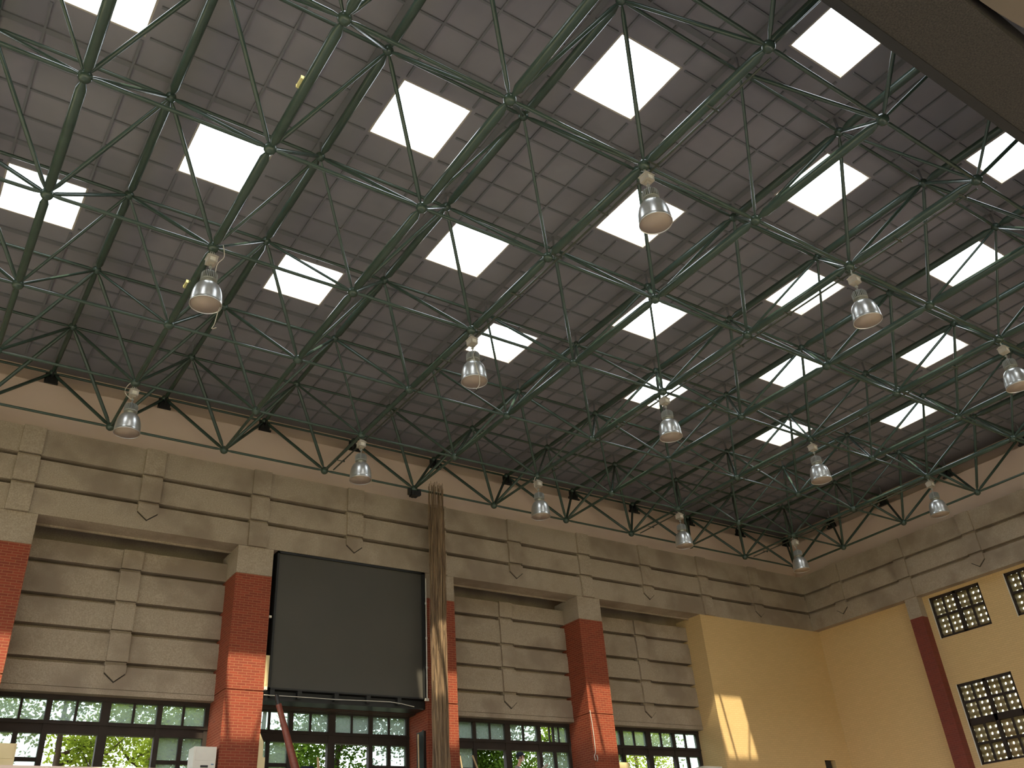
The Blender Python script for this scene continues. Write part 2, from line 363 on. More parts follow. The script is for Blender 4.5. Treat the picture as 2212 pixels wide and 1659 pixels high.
# ------------------------------------------------------------------ pendant lamps
def make_lamp():
    o = empty('pendant_lamp', (0, 0, 0)); ex = MB()
    z = -0.12
    ex.path([(0, 0, 0.0), (0, 0, -0.20)], 0.012, 8).path([(-0.03, 0, -0.12), (-0.045, 0, -0.17), (0, 0, -0.21), (0.045, 0, -0.17), (0.03, 0, -0.12)], 0.008, 6)
    ex.build('hanging_hook', cast, o, recalc=False)
    bb = MB().box(-0.095, 0.095, -0.095, 0.095, -0.41, -0.25).box(-0.108, 0.108, -0.108, 0.108, -0.285, -0.265).box(-0.07, 0.07, -0.07, 0.07, -0.25, -0.215).box(-0.05, 0.05, -0.05, 0.05, -0.44, -0.41)
    box = bb.build('ballast_box', ballast, o)
    MB().box(-0.05, 0.05, -0.0972, -0.0952, -0.385, -0.30).build('rating_plate', whitep, box)
    MB().path([(0, 0, -0.43), (0, 0, -0.50), (0.012, 0, -0.53), (0, 0, -0.56), (0, 0, -0.62)], 0.011, 8).lathe([(0.03, -0.52), (0.035, -0.50), (0.02, -0.48)], (0, 0, 0), 12).build('link_rod', cast, o, recalc=False)
    f = MB(); n = 28
    f.lathe([(0.03, -0.60), (0.075, -0.62), (0.10, -0.66), (0.10, -0.82), (0.08, -0.85), (0.065, -0.92)], (0, 0, 0), 20)
    for k in range(n):
        a = 2 * PI * k / n; c, s_ = math.cos(a), math.sin(a); t = 0.004
        vs = []
        for r, zz in ((0.05, -0.64), (0.135, -0.655), (0.155, -0.69), (0.158, -0.80), (0.14, -0.835), (0.08, -0.85)):
            vs += [(r * c - t * s_, r * s_ + t * c, zz), (r * c + t * s_, r * s_ - t * c, zz)]
        m_ = len(vs) // 2
        f.add(vs, [(0, 2, 4, 6, 8, 10), (11, 9, 7, 5, 3, 1)] + [(2 * q, 2 * q + 1, 2 * q + 3, 2 * q + 2) for q in range(m_ - 1)] + [(10, 11, 1, 0)])
    hs = f.build('heat_sink', cast, o)
    MB().lathe([(0.150, -0.842), (0.156, -0.835), (0.150, -0.828)], (0, 0, 0), 28).build('fin_ring', cast, hs)
    prof = [(0.070, -0.895), (0.105, -0.900), (0.150, -0.920), (0.190, -0.950), (0.222, -0.990), (0.247, -1.045), (0.266, -1.11), (0.279, -1.18), (0.287, -1.26), (0.291, -1.34), (0.292, -1.385), (0.299, -1.392), (0.299, -1.408), (0.288, -1.408), (0.284, -1.34), (0.279, -1.26), (0.27, -1.19), (0.25, -1.10), (0.19, -0.98), (0.10, -0.92)]
    rf = MB().lathe(prof, (0, 0, 0), 48, True, False).build('reflector', alu, o, recalc=False)
    MB().lathe([(0.0005, -1.375), (0.15, -1.380), (0.284, -1.388), (0.284, -1.396), (0.0005, -1.396)], (0, 0, 0), 40, True, False).build('lamp_glass', lens_m, o)
    return o
lamp_info = [
 (9, 3, 0.00, 'silver bell lamp at the left with a long white cable dangling below its rim', 1),
 (7, 5, -0.02, 'large silver bell lamp hanging in front of a bright skylight at top centre', 0),
 (5, 5, -0.16, 'silver bell lamp high on the right, second largest, tilted brown opening showing', 0),
 (3, 5, -0.04, 'silver bell lamp cut by the right edge of the photo', 0),
 (9, 1, 0.06, 'silver bell lamp farthest left in front of the pinkish wall band', 2),
 (7, 1, 0.08, 'silver bell lamp hanging above the left half of the dark screen', 0),
 (5, 1, 0.10, 'silver bell lamp just right of the hanging net bundle', 3),
 (3, 1, 0.08, 'silver bell lamp above the last windowed bay, between net and corner', 0),
 (1, 1, 0.06, 'silver bell lamp in the far corner where the two walls meet', 3),
 (7, 3, 0.00, 'silver bell lamp in the middle with a white cable hanging across it', 4),
 (5, 3, 0.05, 'silver bell lamp right of centre under a skylight crossed by chords', 0),
 (3, 3, 0.04, 'silver bell lamp below the small skylight, right of centre', 0),
 (1, 3, 0.04, 'silver bell lamp in front of the right wall band', 5)]
lamp0 = make_lamp(); first = True
for i, j, dz, lab, cab in lamp_info:
    o = lamp0 if first else copy_tree(lamp0); first = False
    o.location = (XB[i], YB[j], Z0 + dz * 0.5); tag(o, lab, 'lamp', 'bell shaped lamps hanging from the roof truss')
    o['_cab'] = cab
for o in [x for x in list(COL.objects) if x.get('_cab')]:
    cab = o['_cab']
    o.rotation_euler.z = 0
    pts = {1: [(0.16, -0.10, 0.05), (0.20, -0.12, -0.25), (0.10, -0.05, -0.45), (0.13, -0.02, -0.9), (0.30, 0.02, -1.2), (0.22, -0.1, -1.55), (0.18, -0.12, -1.85), (0.14, -0.12, -1.98), (0.22, -0.12, -1.93)],
           2: [(-0.05, 0, 0.02), (-0.16, 0, -0.15), (-0.20, 0, -0.32), (-0.12, 0, -0.44), (-0.03, 0, -0.50)],
           3: [(0.02, 0, 0.02), (-0.10, -0.02, -0.12), (-0.17, -0.03, -0.30), (-0.14, -0.02, -0.46), (-0.03, 0, -0.56)],
           4: [(0.0, -0.10, -0.62), (-0.12, -0.20, -0.85), (-0.13, -0.31, -1.2), (-0.08, -0.33, -1.45), (-0.07, -0.30, -1.65), (-0.16, -0.30, -1.80)],
           5: [(0.05, -0.02, -0.05), (0.14, -0.04, -0.20), (0.22, -0.05, -0.34)]}[cab]
    sm = []
    for k in range(len(pts) - 1):
        p0 = Vector(pts[max(k - 1, 0)]); p1 = Vector(pts[k]); p2 = Vector(pts[k + 1]); p3 = Vector(pts[min(k + 2, len(pts) - 1)])
        for t in (0, .25, .5, .75):
            sm.append(0.5 * ((2 * p1) + (p2 - p0) * t + (2 * p0 - 5 * p1 + 4 * p2 - p3) * t * t + (3 * p1 - p0 - 3 * p2 + p3) * t ** 3))
    sm.append(Vector(pts[-1]))
    MB().path(sm, 0.009, 6).build('power_cable', wirem, o, recalc=False)
for o in list(COL.objects):
    if '_cab' in o.keys(): del o['_cab']

# ------------------------------------------------------------------ window wall
PIL = [(-41.0, -40.0), (-35.06, -34.06), (-29.16, -28.15), (-23.14, -22.14), (-17.30, -16.29), (-11.39, -10.39)]
YF, YR, YS = 0.62, 1.45, 1.15
FZ = -13.3
def holed(mb, P, u0, u1, z0, z1, d0, d1, holes):
    us = sorted({u0, u1} | {h[0] for h in holes} | {h[1] for h in holes}); zs = sorted({z0, z1} | {h[2] for h in holes} | {h[3] for h in holes})
    for a, b in zip(us, us[1:]):
        for c, d in zip(zs, zs[1:]):
            if any(h[0] - 1e-6 <= a and b <= h[1] + 1e-6 and h[2] - 1e-6 <= c and d <= h[3] + 1e-6 for h in holes): continue
            pbox(mb, P, a, b, d0, d1, c, d)
# plain upper wall behind the roof truss
w = MB().box(XL, 1.45, YS, 1.9, -0.10, 1.50).box(XL, 2.5, 1.9, 2.2, -0.10, ZD)
wall_back = w.build('wall_back', plaster)
tag(wall_back, 'tall wall with brick piers, concrete panels and windows behind the screen', 'wall', kind='structure')
MB().box(XL, 1.35, 2.5, 2.6, -2.95, ZD + 0.05).build('wall_core', concrete, wall_back)
# stepped frieze
COURSES = [(-0.86, -0.12), (-1.63, -1.12), (-2.42, -1.90)]
def frieze(P, ua, ub, mb):
    for z0, z1 in COURSES: pbox(mb, P, ua, ub, -0.62, 0.0, z0, z1)
    for z0, z1 in ((-0.97, -0.86), (-1.74, -1.63)): pbox(mb, P, ua, ub, -0.62, -0.26, z0, z1)
    for z0, z1 in ((-1.12, -0.97), (-1.90, -1.74)): pbox(mb, P, ua, ub, -0.62, -0.022, z0, z1)
def v_shadow(P, u, w, zs, zt, par, d=0.004):  # thin dark strips paint in the groove shadow along both sides of a V tip
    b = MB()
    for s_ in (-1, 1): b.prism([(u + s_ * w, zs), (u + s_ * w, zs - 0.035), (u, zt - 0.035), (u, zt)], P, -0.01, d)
    b.build('painted_groove_shadow', groove_shadow, par)
def strip(P, u, mb, pend, pr=0.0):
    a, b = u - 0.26, u + 0.26; d = 0.075
    top = COURSES[:2] if pend else COURSES
    for z0, z1 in top: pbox(mb, P, a, b, -0.2, d, z0, z1)
    for z0, z1 in ((-0.94, -0.86), (-1.71, -1.63)): pbox(mb, P, a, b, -0.2, -0.03, z0, z1)
    for z0, z1 in ((-1.12, -0.94), (-1.90, -1.71)):
        if not (pend and z0 < -1.5): pbox(mb, P, a, b, -0.2, d - 0.025, z0, z1)
    if pend: mb.prism([(a, -1.71), (a, -1.93), (u, -2.14), (b, -1.93), (b, -1.71)], P, -0.2, 0.045)
fm = MB(); frieze(Pb(YF), XL, 1.01, fm); tr1 = fm.build('trim_1', concrete)
tag(tr1, 'stepped concrete frieze along the top of the window wall', 'frieze', kind='structure')
for u in (-40.5, -34.56, -28.64, -22.64, -16.79, -10.89, -5.0):
    b = MB(); strip(Pb(YF), u, b, False); b.build('pilaster_strip', concrete, tr1)
for u in (-37.5, -31.6, -25.63, -19.7, -13.86, -7.98, -2.06):
    b = MB(); strip(Pb(YF), u, b, True); b.build('pointed_pendant', concrete, tr1); v_shadow(Pb(YF), u, 0.26, -1.93, -2.14, tr1)

# recessed bays
BX = [(-40.0, -35.06), (-34.06, -29.16), (-28.15, -23.14), (-22.14, -17.30), (-16.29, -11.39), (-10.39, -5.52)]
RC = [(-3.22, -2.72), (-4.07, -3.48), (-4.82, -4.30), (-5.60, -5.07), (-6.26, -5.86)]
for bi, (x0, x1) in enumerate(BX):
    P = Pb(YR); b = MB(); xa, xb = x0, x1
    for z0, z1 in RC: pbox(b, P, xa, xb, -0.35, 0.0, z0, z1)
    for z1 in (-3.22, -4.07, -4.82, -5.60): pbox(b, P, xa, xb, -0.35, -0.26, z1 - 0.11, z1)
    for z0, z1 in ((-3.48, -3.33), (-4.30, -4.18), (-5.07, -4.93), (-5.86, -5.71)): pbox(b, P, xa, xb, -0.35, -0.022, z0, z1)
    pbox(b, P, xa - 0.3, xb + 0.3, -1.10, -0.02, -2.90, -2.725)
    pbox(b, P, xa, xb, -0.35, -0.03, -6.28, -6.26); pbox(b, P, xa, xb, -0.25, 0.015, -6.40, -6.28)
    o = b.build('recessed_panel', concrete, wall_back)
    b = MB(); u = (x0 + x1) / 2
    if bi != 3:
        for z0, z1 in RC[:4]: pbox(b, P, u - 0.25, u + 0.25, -0.2, 0.07, z0, z1)
        for z0, z1 in ((-3.48, -3.30), (-4.30, -4.15), (-5.07, -4.90)): pbox(b, P, u - 0.25, u + 0.25, -0.2, 0.05, z0, z1)
        for z1 in (-3.22, -4.07, -4.82): pbox(b, P, u - 0.25, u + 0.25, -0.2, -0.03, z1 - 0.08, z1)
        pbox(b, P, u - 0.25, u + 0.25, -0.2, -0.03, -5.70, -5.60)
        b.prism([(u - 0.25, -5.69), (u - 0.25, -5.87), (u, -6.08), (u + 0.25, -5.87), (u + 0.25, -5.69)], P, -0.2, 0.045)
        b.build('pointed_pendant', concrete, o); v_shadow(P, u, 0.25, -5.87, -6.08, o)
# soffit lip behind the frieze
b = MB()
for x0, x1 in BX: b.box(x0, x1, 1.22, 1.27, -2.47, -2.42)
b.build('soffit_lip', concrete, tr1)

# brick piers
pl = ['brick pier far to the left outside the photo', 'second brick pier outside the photo on the left', 'red brick pier cut by the left edge of the photo', 'red brick pier between the left window bay and the dark screen, sunlit low down',
      'red brick pier behind the hanging net bundle, right of the dark screen', 'red brick pier with a white cord down its corner, fourth from the left']
for k, (x0, x1) in enumerate(PIL):
    o = empty('brick_pillar', ((x0 + x1) / 2, 1.1, FZ)); og = ((x0 + x1) / 2, 1.1, FZ)
    b = Off(og); b.box(x0, x1, YF, 1.90, FZ, -6.28); b.box(x0 + 0.02, x1 - 0.02, YF + 0.02, 1.9, -6.28, -6.25); b.box(x0, x1, YF, 1.90, -6.25, -3.215); b.build('pillar_shaft', brick, o)
    b = Off(og); b.box(x0, x1, YF, 1.90, -3.20, -2.43); b.box(x0 + 0.01, x1 - 0.01, YF + 0.01, 1.9, -3.22, -3.20); b.build('pillar_cap', concrete, o)
    tag(o, pl[k], 'pillar', 'brick piers of the window wall')

# yellow wall at the end of the window wall, with the dark niche
b = MB(); holed(b, Pb(YF), -5.52, 1.36, FZ, -2.42, -1.3, 0.0, [(-0.20, 0.42, -8.3, -7.41)])
b.box(-0.20, 0.48, 1.2, 1.3, -8.3, -7.41)
b.build('end_wall_face', yellow, wall_back)
MB().box(-0.19, 0.26, 0.70, 1.19, -8.3, -7.42).build('niche_back', black, wall_back)

# windows of the bays
ZW = [-6.40, -6.50, -6.97, -7.26, -8.62, -8.75]
def pane(P, u0, u1, z0, z1, m=frost): 
    b = MB(); pbox(b, P, u0, u1, -0.004, 0.004, z0, z1); return b
wl = ['six windows outside the photo', 'windows outside the photo on the left', 'dark framed window band under the left bay of concrete panels', 'dark framed window band below the dark screen',
      'dark framed window band behind the masked person', 'dark framed window band beside the yellow wall']
for bi, (x0, x1) in enumerate(BX):
    nwin += 1; o = empty('window_%d' % nwin, (x0, 1.8, -9.0)); og = (x0, 1.8, -9.0); P = Pb(1.80); W = x1 - x0
    c = (x0 + x1) / 2
    pr = [(x0 + 0.10, x0 + 1.17), (x0 + 1.29, c - 0.105), (c + 0.105, x1 - 1.29), (x1 - 1.17, x1 - 0.10)]
    fb = Off(og)
    pbox(fb, P, x0, x1, -0.10, 0.10, -6.50, -6.38); pbox(fb, P, x0, x1, -0.12, 0.06, -7.26, -6.97); pbox(fb, P, x0, x1, -0.12, 0.10, -7.06, -7.02)
    pbox(fb, P, x0, x1, -0.10, 0.10, -8.75, -8.60)
    ed = [x0] + [v for a in pr for v in a] + [x1]
    for q in range(0, len(ed), 2): pbox(fb, P, ed[q], ed[q + 1], -0.08, 0.08, -8.62, -6.48)
    fb.build('window_frame', darkframe, o)
    for q, (a, e) in enumerate(pr):
        m_ = (a + e) / 2
        sb = Off(og); pbox(sb, P, m_ - 0.028, m_ + 0.028, -0.04, 0.04, -6.98, -6.49); sb.build('glazing_bar', darkframe, o)
        for s0, s1 in ((a, m_ - 0.028), (m_ + 0.028, e)):
            g = Off(og)
            if bi == 4 and q == 3 and s0 == a:
                continue
            pbox(g, P, s0, s1, -0.004, 0.004, -6.97, -6.50); g.build('window_pane', frost, o)
        if bi == 4 and q == 3:
            g = Off(og); pbox(g, P, m_ - 0.17, m_ - 0.13, -0.03, 0.03, -6.97, -6.50); pbox(g, P, m_ + 0.2, m_ + 0.24, -0.03, 0.03, -6.97, -6.5); g.build('glazing_bar', darkframe, o)
        if q in (0, 3):
            s = Off(og)
            for s0, s1 in ((a, m_ - 0.05), (m_ + 0.05, e)):
                pbox(s, P, s0, s1, -0.03, 0.03, -7.88, -7.79)
            pbox(s, P, m_ - 0.05, m_ + 0.05, -0.05, 0.05, -8.62, -7.24); s.build('window_sash', darkframe, o)
            for s0, s1 in ((a, m_ - 0.05), (m_ + 0.05, e)):
                g = Off(og); pbox(g, P, s0, s1, -0.004, 0.004, -7.79, -7.26); pbox(g, P, s0, s1, -0.004, 0.004, -8.62, -7.88); g.build('window_pane', frost, o)
    tag(o, wl[bi], 'window', 'window bands of the long wall', 'structure')
b = MB()
for x0, x1 in BX: b.box(x0, x1, 1.62, 2.0, FZ, -8.75)
b.build('window_parapet', concrete, wall_back)
MB().box(XL, XL + 2, YF, 2.2, FZ, -2.42).build('end_return', concrete, wall_back)

lint = mat('dark_brown_lintel', (0.045, 0.018, 0.010), 0.8)[0]
MB().box(-22.13, -17.31, 1.33, 1.43, -6.47, -6.24).box(-22.13, -17.31, 1.43, 1.72, -6.48, -6.43).build('window_lintel', lint, wall_back)

# gallery in front of the windows
g = MB().box(XL, -5.52, -1.15, 1.62, -9.75, -9.45).build('trim_3', concrete); tag(g, 'concrete gallery slab below the windows', 'gallery slab', kind='structure')
g = MB().box(XL, -5.52, -1.15, -1.03, -9.45, -8.53).box(XL, -5.52, -1.18, -1.0, -8.53, -8.43).build('trim_4', plaster); tag(g, 'pale parapet top crossing the bottom left corner', 'parapet', kind='structure')

# ------------------------------------------------------------------ right wall
W1 = (-6.51, -4.52, -4.04, -2.54); W3 = (-6.56, -4.53, -8.34, -5.68); W2 = (-9.47, -7.48, -4.04, -2.54); W4 = (-9.52, -7.49, -8.34, -5.68)
more = [(a - 5.9, b_ - 5.9, c, d) for a, b_, c, d in (W1, W3, W2, W4)]
b = MB(); holed(b, Pr(1.36), -28.0, YF, FZ, -2.30, -0.42, 0.0, [W1, W3, W2, W4] + more)
wall_right = b.build('wall_right', yellow); tag(wall_right, 'yellow painted brick wall on the right with gridded windows', 'wall', kind='structure')
MB().box(1.45, 2.2, -20.6, 1.9, -0.10, 1.50).box(2.2, 2.5, -20.6, 2.2, -0.10, ZD).build('upper_band', plaster, wall_right)
MB().box(1.2, 2.1, -28.0, 2.1, -2.30, -0.10).build('wall_core', concrete, wall_right)
fm = MB()
P = Pr(1.01)
for z0, z1 in COURSES: pbox(fm, P, -20.2, YF, -0.40, 0.0, z0, z1)
for z0, z1 in ((-0.97, -0.86), (-1.74, -1.63)): pbox(fm, P, -20.2, YF, -0.40, -0.26, z0, z1)
for z0, z1 in ((-1.12, -0.97), (-1.90, -1.74)): pbox(fm, P, -20.2, YF, -0.40, -0.022, z0, z1)
tr2 = fm.build('trim_2', concrete); tag(tr2, 'stepped concrete frieze along the top of the yellow right wall', 'frieze', kind='structure')
for u in (-4.0, -9.9, -15.8):
    b = MB(); strip(P, u, b, False); b.build('pilaster_strip', concrete, tr2)
for u in (-1.01, -6.96, -12.9, -18.8):
    b = MB(); strip(P, u, b, True); b.build('pointed_pendant', concrete, tr2); v_shadow(P, u, 0.26, -1.93, -2.14, tr2)
for k, yc in enumerate((-4.0, -9.9, -15.8)):
    o = empty('brick_pillar', (1.2, yc, FZ)); og = (1.2, yc, FZ)
    b = Off(og); b.box(1.01, 1.36, yc - 0.26, yc + 0.26, FZ, -3.17); b.build('pillar_shaft', darkbrick, o)
    b = Off(og); b.box(1.01, 1.36, yc - 0.26, yc + 0.26, -3.17, -2.42); b.build('pillar_cap', concrete, o)
    tag(o, ['slim dark red pilaster with a concrete cap between the yellow corner and the gridded windows', 'slim dark red pilaster right outside the photo', 'slim dark red pilaster near the annex'][k], 'pillar')
def grid_window(win, rows, lab, thick_row=None):
    global nwin
    nwin += 1; u0, u1, z0, z1 = win; og = (1.45, u0, z0); o = empty('window_%d' % nwin, og); P = Pr(1.42)
    fb = Off(og); W = u1 - u0; m_ = (u0 + u1) / 2
    def rail(a, b_, c, d, dd=0.05): pbox(fb, P, a, b_, -dd, dd, c, d)
    rail(u0, u1, z1 - 0.09, z1); rail(u0, u1, z0, z0 + 0.07); rail(u0, u0 + 0.06, z0, z1); rail(u1 - 0.06, u1, z0, z1); rail(m_ - 0.06, m_ + 0.06, z0, z1)
    for q in (0.25, 0.75): rail(u0 + W * q - 0.035, u0 + W * q + 0.035, z0, z1, 0.035)
    for r in rows: rail(u0, u1, r - 0.04, r + 0.04, 0.04)
    if thick_row: rail(u0, u1, thick_row - 0.11, thick_row + 0.11)
    fb.build('window_frame', darkframe, o)
    gl = Off(og); pbox(gl, Pr(1.43), u0, u1, -0.003, 0.003, z0, z1); gl.build('window_pane', gridg, o)
    # breeze block screen with round holes behind the glass
    px, r = 0.205, 0.058; nx = int((W + 0.4) / px); nz = int((z1 - z0 + 0.2) / px); s = Off(og); xs = 1.52
    ua = m_ - nx * px / 2; za = (z0 + z1) / 2 - nz * px / 2
    for a in range(nx):
        for c in range(nz):
            uc, zc = ua + (a + .5) * px, za + (c + .5) * px; h = px / 2; N = 12
            for dpt, rr in ((xs, r), (xs + 0.07, r * 0.85)):
                sq = []; ci = []
                for q in range(N):
                    t = 2 * PI * (q + .5) / N; cs, sn = math.cos(t), math.sin(t); mxx = max(abs(cs), abs(sn))
                    sq.append((dpt, uc + cs / mxx * h, zc + sn / mxx * h)); ci.append((dpt, uc + cs * rr, zc + sn * rr))
                s.add(sq + ci, [(q, (q + 1) % N, N + (q + 1) % N, N + q) for q in range(N)])
                if dpt == xs: f1 = ci
                else: s.add(f1 + ci, [(q, (q + 1) % N, N + (q + 1) % N, N + q) for q in range(N)], True)
    s.build('pierced_screen', bblock, o)
    rv = Off(og); t = 0.02
    pbox(rv, Pr(1.36), u1 - 0.001, u1 + 0.03, -0.3, 0.004, z0 - 0.03, z1); rv.build('window_reveal', whitep, o)
    tag(o, lab, 'window', 'gridded windows of the right wall', 'structure')
grid_window(W1, [-3.26], 'upper gridded window of the right wall, fully in view')
grid_window(W2, [-3.26], 'upper gridded window cut by the right edge')
grid_window(W3, [-6.31, -7.68], 'tall lower gridded window of the right wall', -6.97)
grid_window(W4, [-6.31, -7.68], 'tall lower gridded window outside the right edge', -6.97)
for m4 in more:
    grid_window(m4, [(m4[2] + m4[3]) / 2], 'gridded window of the right wall outside the photo')

# ------------------------------------------------------------------ near side: beam and annex
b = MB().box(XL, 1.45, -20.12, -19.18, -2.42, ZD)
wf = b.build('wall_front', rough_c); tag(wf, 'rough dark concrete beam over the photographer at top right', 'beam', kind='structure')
MB().box(XL, 1.45, -19.30, -19.17, -2.44, -2.41).build('beam_edge_shade', black, wf)  # black strip paints in the shading along the beam's lower front edge
# annex ceiling with a curved edge leaving a dark slot
ce = MB(); pts = []
for k in range(41):
    x = -26.0 + k * 0.4
    pts.append((x, -20.19 - 0.045 * ((x + 21.6) ** 2 if x > -21.6 else (x + 21.6) ** 2 * 0.3)))
pts = [(x, max(y, -21.1)) for x, y in pts]
poly = [(XL, -20.25)] + [(-26.2, -20.25)] + pts + [(1.4, pts[-1][1]), (1.4, -28.0), (XL, -28.0)]
n = len(poly)
ce.add([(x, y, -2.36) for x, y in poly] + [(x, y, -2.20) for x, y in poly], [tuple(range(n)), tuple(range(n, 2 * n))[::-1]] + [(i, (i + 1) % n, (i + 1) % n + n, i + n) for i in range(n)])
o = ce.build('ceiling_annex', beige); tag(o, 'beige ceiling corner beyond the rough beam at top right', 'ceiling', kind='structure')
MB().box(XL, 1.4, -28.0, -20.12, -1.9, -1.8).build('annex_roof', ribm, o)
w = MB(); holed(w, Pb(-28.0), XL, 2.2, FZ, -1.8, -0.0, 0.3, [(XL + 1 + 5.8 * k, XL + 6.2 + 5.8 * k, FZ + 1.2, -7.0) for k in range(7)])  # unseen wall; its openings are added and sized for the sky light
o = w.build('wall_annex', plaster); tag(o, 'wall behind the photographer with wide openings added to let sky light in', 'wall', kind='structure')
w = MB(); holed(w, Pr(XL), -28.0, 2.2, FZ, ZD, 0.0, 0.3, [(-26 + 5.4 * k, -22 + 5.4 * k, -12.0, -3.6) for k in range(5)])  # unseen end wall; openings added and enlarged to brighten the left of the hall
o = w.build('wall_left', plaster); tag(o, 'end wall on the left outside the photo with openings added and sized to let sky light in', 'wall', kind='structure')
o = MB().box(XL, 2.2, -28.3, 2.2, FZ - 0.2, FZ).build('floor', woodf); tag(o, 'wooden sports floor', 'floor', kind='structure')
o = MB().box(-160, 120, -160, 160, FZ - 0.5, FZ - 0.2).build('ground', earth); tag(o, 'ground outside the hall', 'ground', kind='structure')

# ------------------------------------------------------------------ the dark screen
og = (-19.68, 0.9, -6.18); o = empty('video_screen', og)
b = Off(og); b.box(-22.02, -17.34, 0.66, 1.30, -6.20, -2.44)
b.box(-22.02, -21.965, 0.60, 0.66, -6.20, -2.44).box(-17.44, -17.34, 0.60, 0.66, -6.20, -2.44).box(-22.02, -17.34, 0.60, 0.66, -2.50, -2.44).box(-22.02, -17.34, 0.60, 0.66, -6.20, -6.16)
b.build('screen_housing', black, o)
b = Off(og); b.box(-21.965, -17.44, 0.64, 0.66, -6.16, -2.50); b.build('screen_face', screen_m, o)
b = Off(og); b.box(-22.12, -17.32, 0.75, 1.3, -6.45, -6.22)
for x in (-21.9, -21.15, -20.1, -19.15, -18.2): b.box(x - 0.06, x + 0.06, 0.62, 0.80, -6.40, -6.20)
b.build('support_beam', black, o)
tag(o, 'large dark grey video screen in a black frame between two brick piers', 'screen')
b = MB(); pts = [(-22.13, .60, -6.36), (-21.2, .60, -6.355), (-20.1, .60, -6.36), (-19.15, .60, -6.34), (-18.5, .60, -6.33), (-18.15, .60, -6.36), (-17.75, .60, -6.42)]
o = b.path(pts, 0.011, 6).build('cable', wirem); tag(o, 'thin pale cable running under the dark screen', 'cable')
b = MB().path([(-17.31, .585, -2.62), (-17.315, .585, -4.2), (-17.33, .585, -6.17)], 0.018, 8)
for z in (-3.4, -4.45, -5.3): b.box(-17.345, -17.285, .585, .62, z - .03, z + .03)
b.box(-17.40, -17.28, .57, .62, -6.24, -6.17)
o = b.build('conduit_pipe', whitep); tag(o, 'white vertical conduit along the right edge of the dark screen', 'pipe')
o = MB().box(-22.135, -22.03, .64, .67, -6.14, -5.34).box(-22.13, -22.06, .63, .64, -6.10, -5.40).build('cream_strip', cream); tag(o, 'cream strip panel in the gap left of the dark screen', 'panel')
o = MB().box(-22.135, -22.05, .60, .70, -6.23, -6.15).box(-22.12, -22.07, .59, .60, -6.22, -6.17).build('junction_box', whitep); tag(o, 'small white junction box at the lower left corner of the screen', 'box')
o = MB().box(-22.135, -22.05, .66, .72, -4.33, -4.27).box(-22.12, -22.07, .65, .66, -4.32, -4.28).build('junction_box', whitep); tag(o, 'tiny white box in the dark gap half way up the screen side', 'box')
def cyl_thing(name, pts, r, m, lab, cat, n=10):
    o = MB().path(pts, r, n).build(name, m); return tag(o, lab, cat)
# red tube leaning below the screen
og = (-21.2, -0.3, -9.45); o = empty('red_tube', og); a = Vector((-22.05, -0.3, -6.80)); e = Vector((-21.10, -0.3, -9.45))
b = Off(og); b.path([a, a.lerp(e, .3), e], [0.065, 0.085, 0.13], 16); b.build('tube_body', redpipe, o, recalc=False)
d_ = (e - a).normalized(); b = Off(og); b.path([a - d_ * 0.03, a + d_ * 0.05], [0.07, 0.072], 16); b.build('end_cap', redpipe, o, recalc=False)
b = Off(og); b.path([a - d_ * 0.28 + Vector((0.02, 0, 0)), a - d_ * 0.02], [0.045, 0.055], 10); b.build('black_fitting', black, o, recalc=False)
tag(o, 'dark red tube leaning up to the bottom left of the screen', 'tube')
o = MB().add([(-22.19, .60, -9.45), (-22.00, .60, -9.45), (-21.99, .60, -7.86), (-22.05, .60, -7.86), (-22.06, .60, -7.5), (-22.16, .60, -7.30), (-22.19, .57, -9.45), (-22.00, .57, -9.45), (-21.99, .57, -7.86), (-22.05, .57, -7.86), (-22.06, .57, -7.5), (-22.16, .57, -7.30)],
   [(0, 1, 2, 3, 4, 5), (11, 10, 9, 8, 7, 6)] + [(i, (i + 1) % 6, (i + 1) % 6 + 6, i + 6) for i in range(6)]).build('leaning_board', cream)
tag(o, 'cream board standing against the right side of the sunlit brick pier', 'board')
cyl_thing('wooden_pole', [(-15.96, 1.15, -7.58), (-15.80, 0.9, -9.45)], 0.022, wood, 'short wooden pole leaning by the brick pier behind the net', 'pole')
cyl_thing('wooden_pole', [(-15.50, 1.2, -7.55), (-14.95, 0.8, -9.45)], 0.028, wood, 'longer wooden pole leaning in the window bay right of the net', 'pole')
cyl_thing('wooden_pole', [(-17.44, 0.95, -7.08), (-17.56, 0.68, -9.45)], 0.022, wood, 'pale wooden pole leaning left of the pier behind the net', 'pole')
o = MB().box(-17.38, -17.30, 0.75, 1.15, -9.3, -7.02).box(-17.40, -17.38, 0.72, 0.78, -9.3, -7.0).build('wall_cabinet', black); tag(o, 'tall dark cabinet on the left face of the pier behind the net', 'cabinet')
o = MB().box(-20.75, -20.35, 1.2, 1.5, -9.45, -7.98).box(-20.70, -20.40, 1.25, 1.45, -7.98, -7.93).build('dark_sack', navy); tag(o, 'dark navy bundle standing in the window under the screen', 'bundle')
o = MB().path([(-20.42, 1.0, -7.75), (-20.30, 1.0, -9.45)], 0.02, 8).path([(-20.40, 1.0, -7.76), (-20.12, 1.0, -9.45)], 0.02, 8).build('wooden_stand', wood); tag(o, 'wooden stand poles beside the dark navy bundle', 'stand')
# cord on the fourth pier
pts = [(-11.37, .60, -6.21), (-11.345, .59, -6.6), (-11.33, .59, -7.1), (-11.335, .59, -7.45), (-11.40, .59, -7.56), (-11.38, .59, -7.68), (-11.30, .59, -7.70), (-11.27, .59, -7.62), (-11.30, .59, -7.52)]
o = MB().path(pts, 0.013, 6).path([(-11.37, .60, -6.19), (-11.37, .60, -6.24)], 0.02, 6).build('hanging_cord', wirem); tag(o, 'pinkish white cord with a loop hanging down the corner of the fourth brick pier', 'cord')

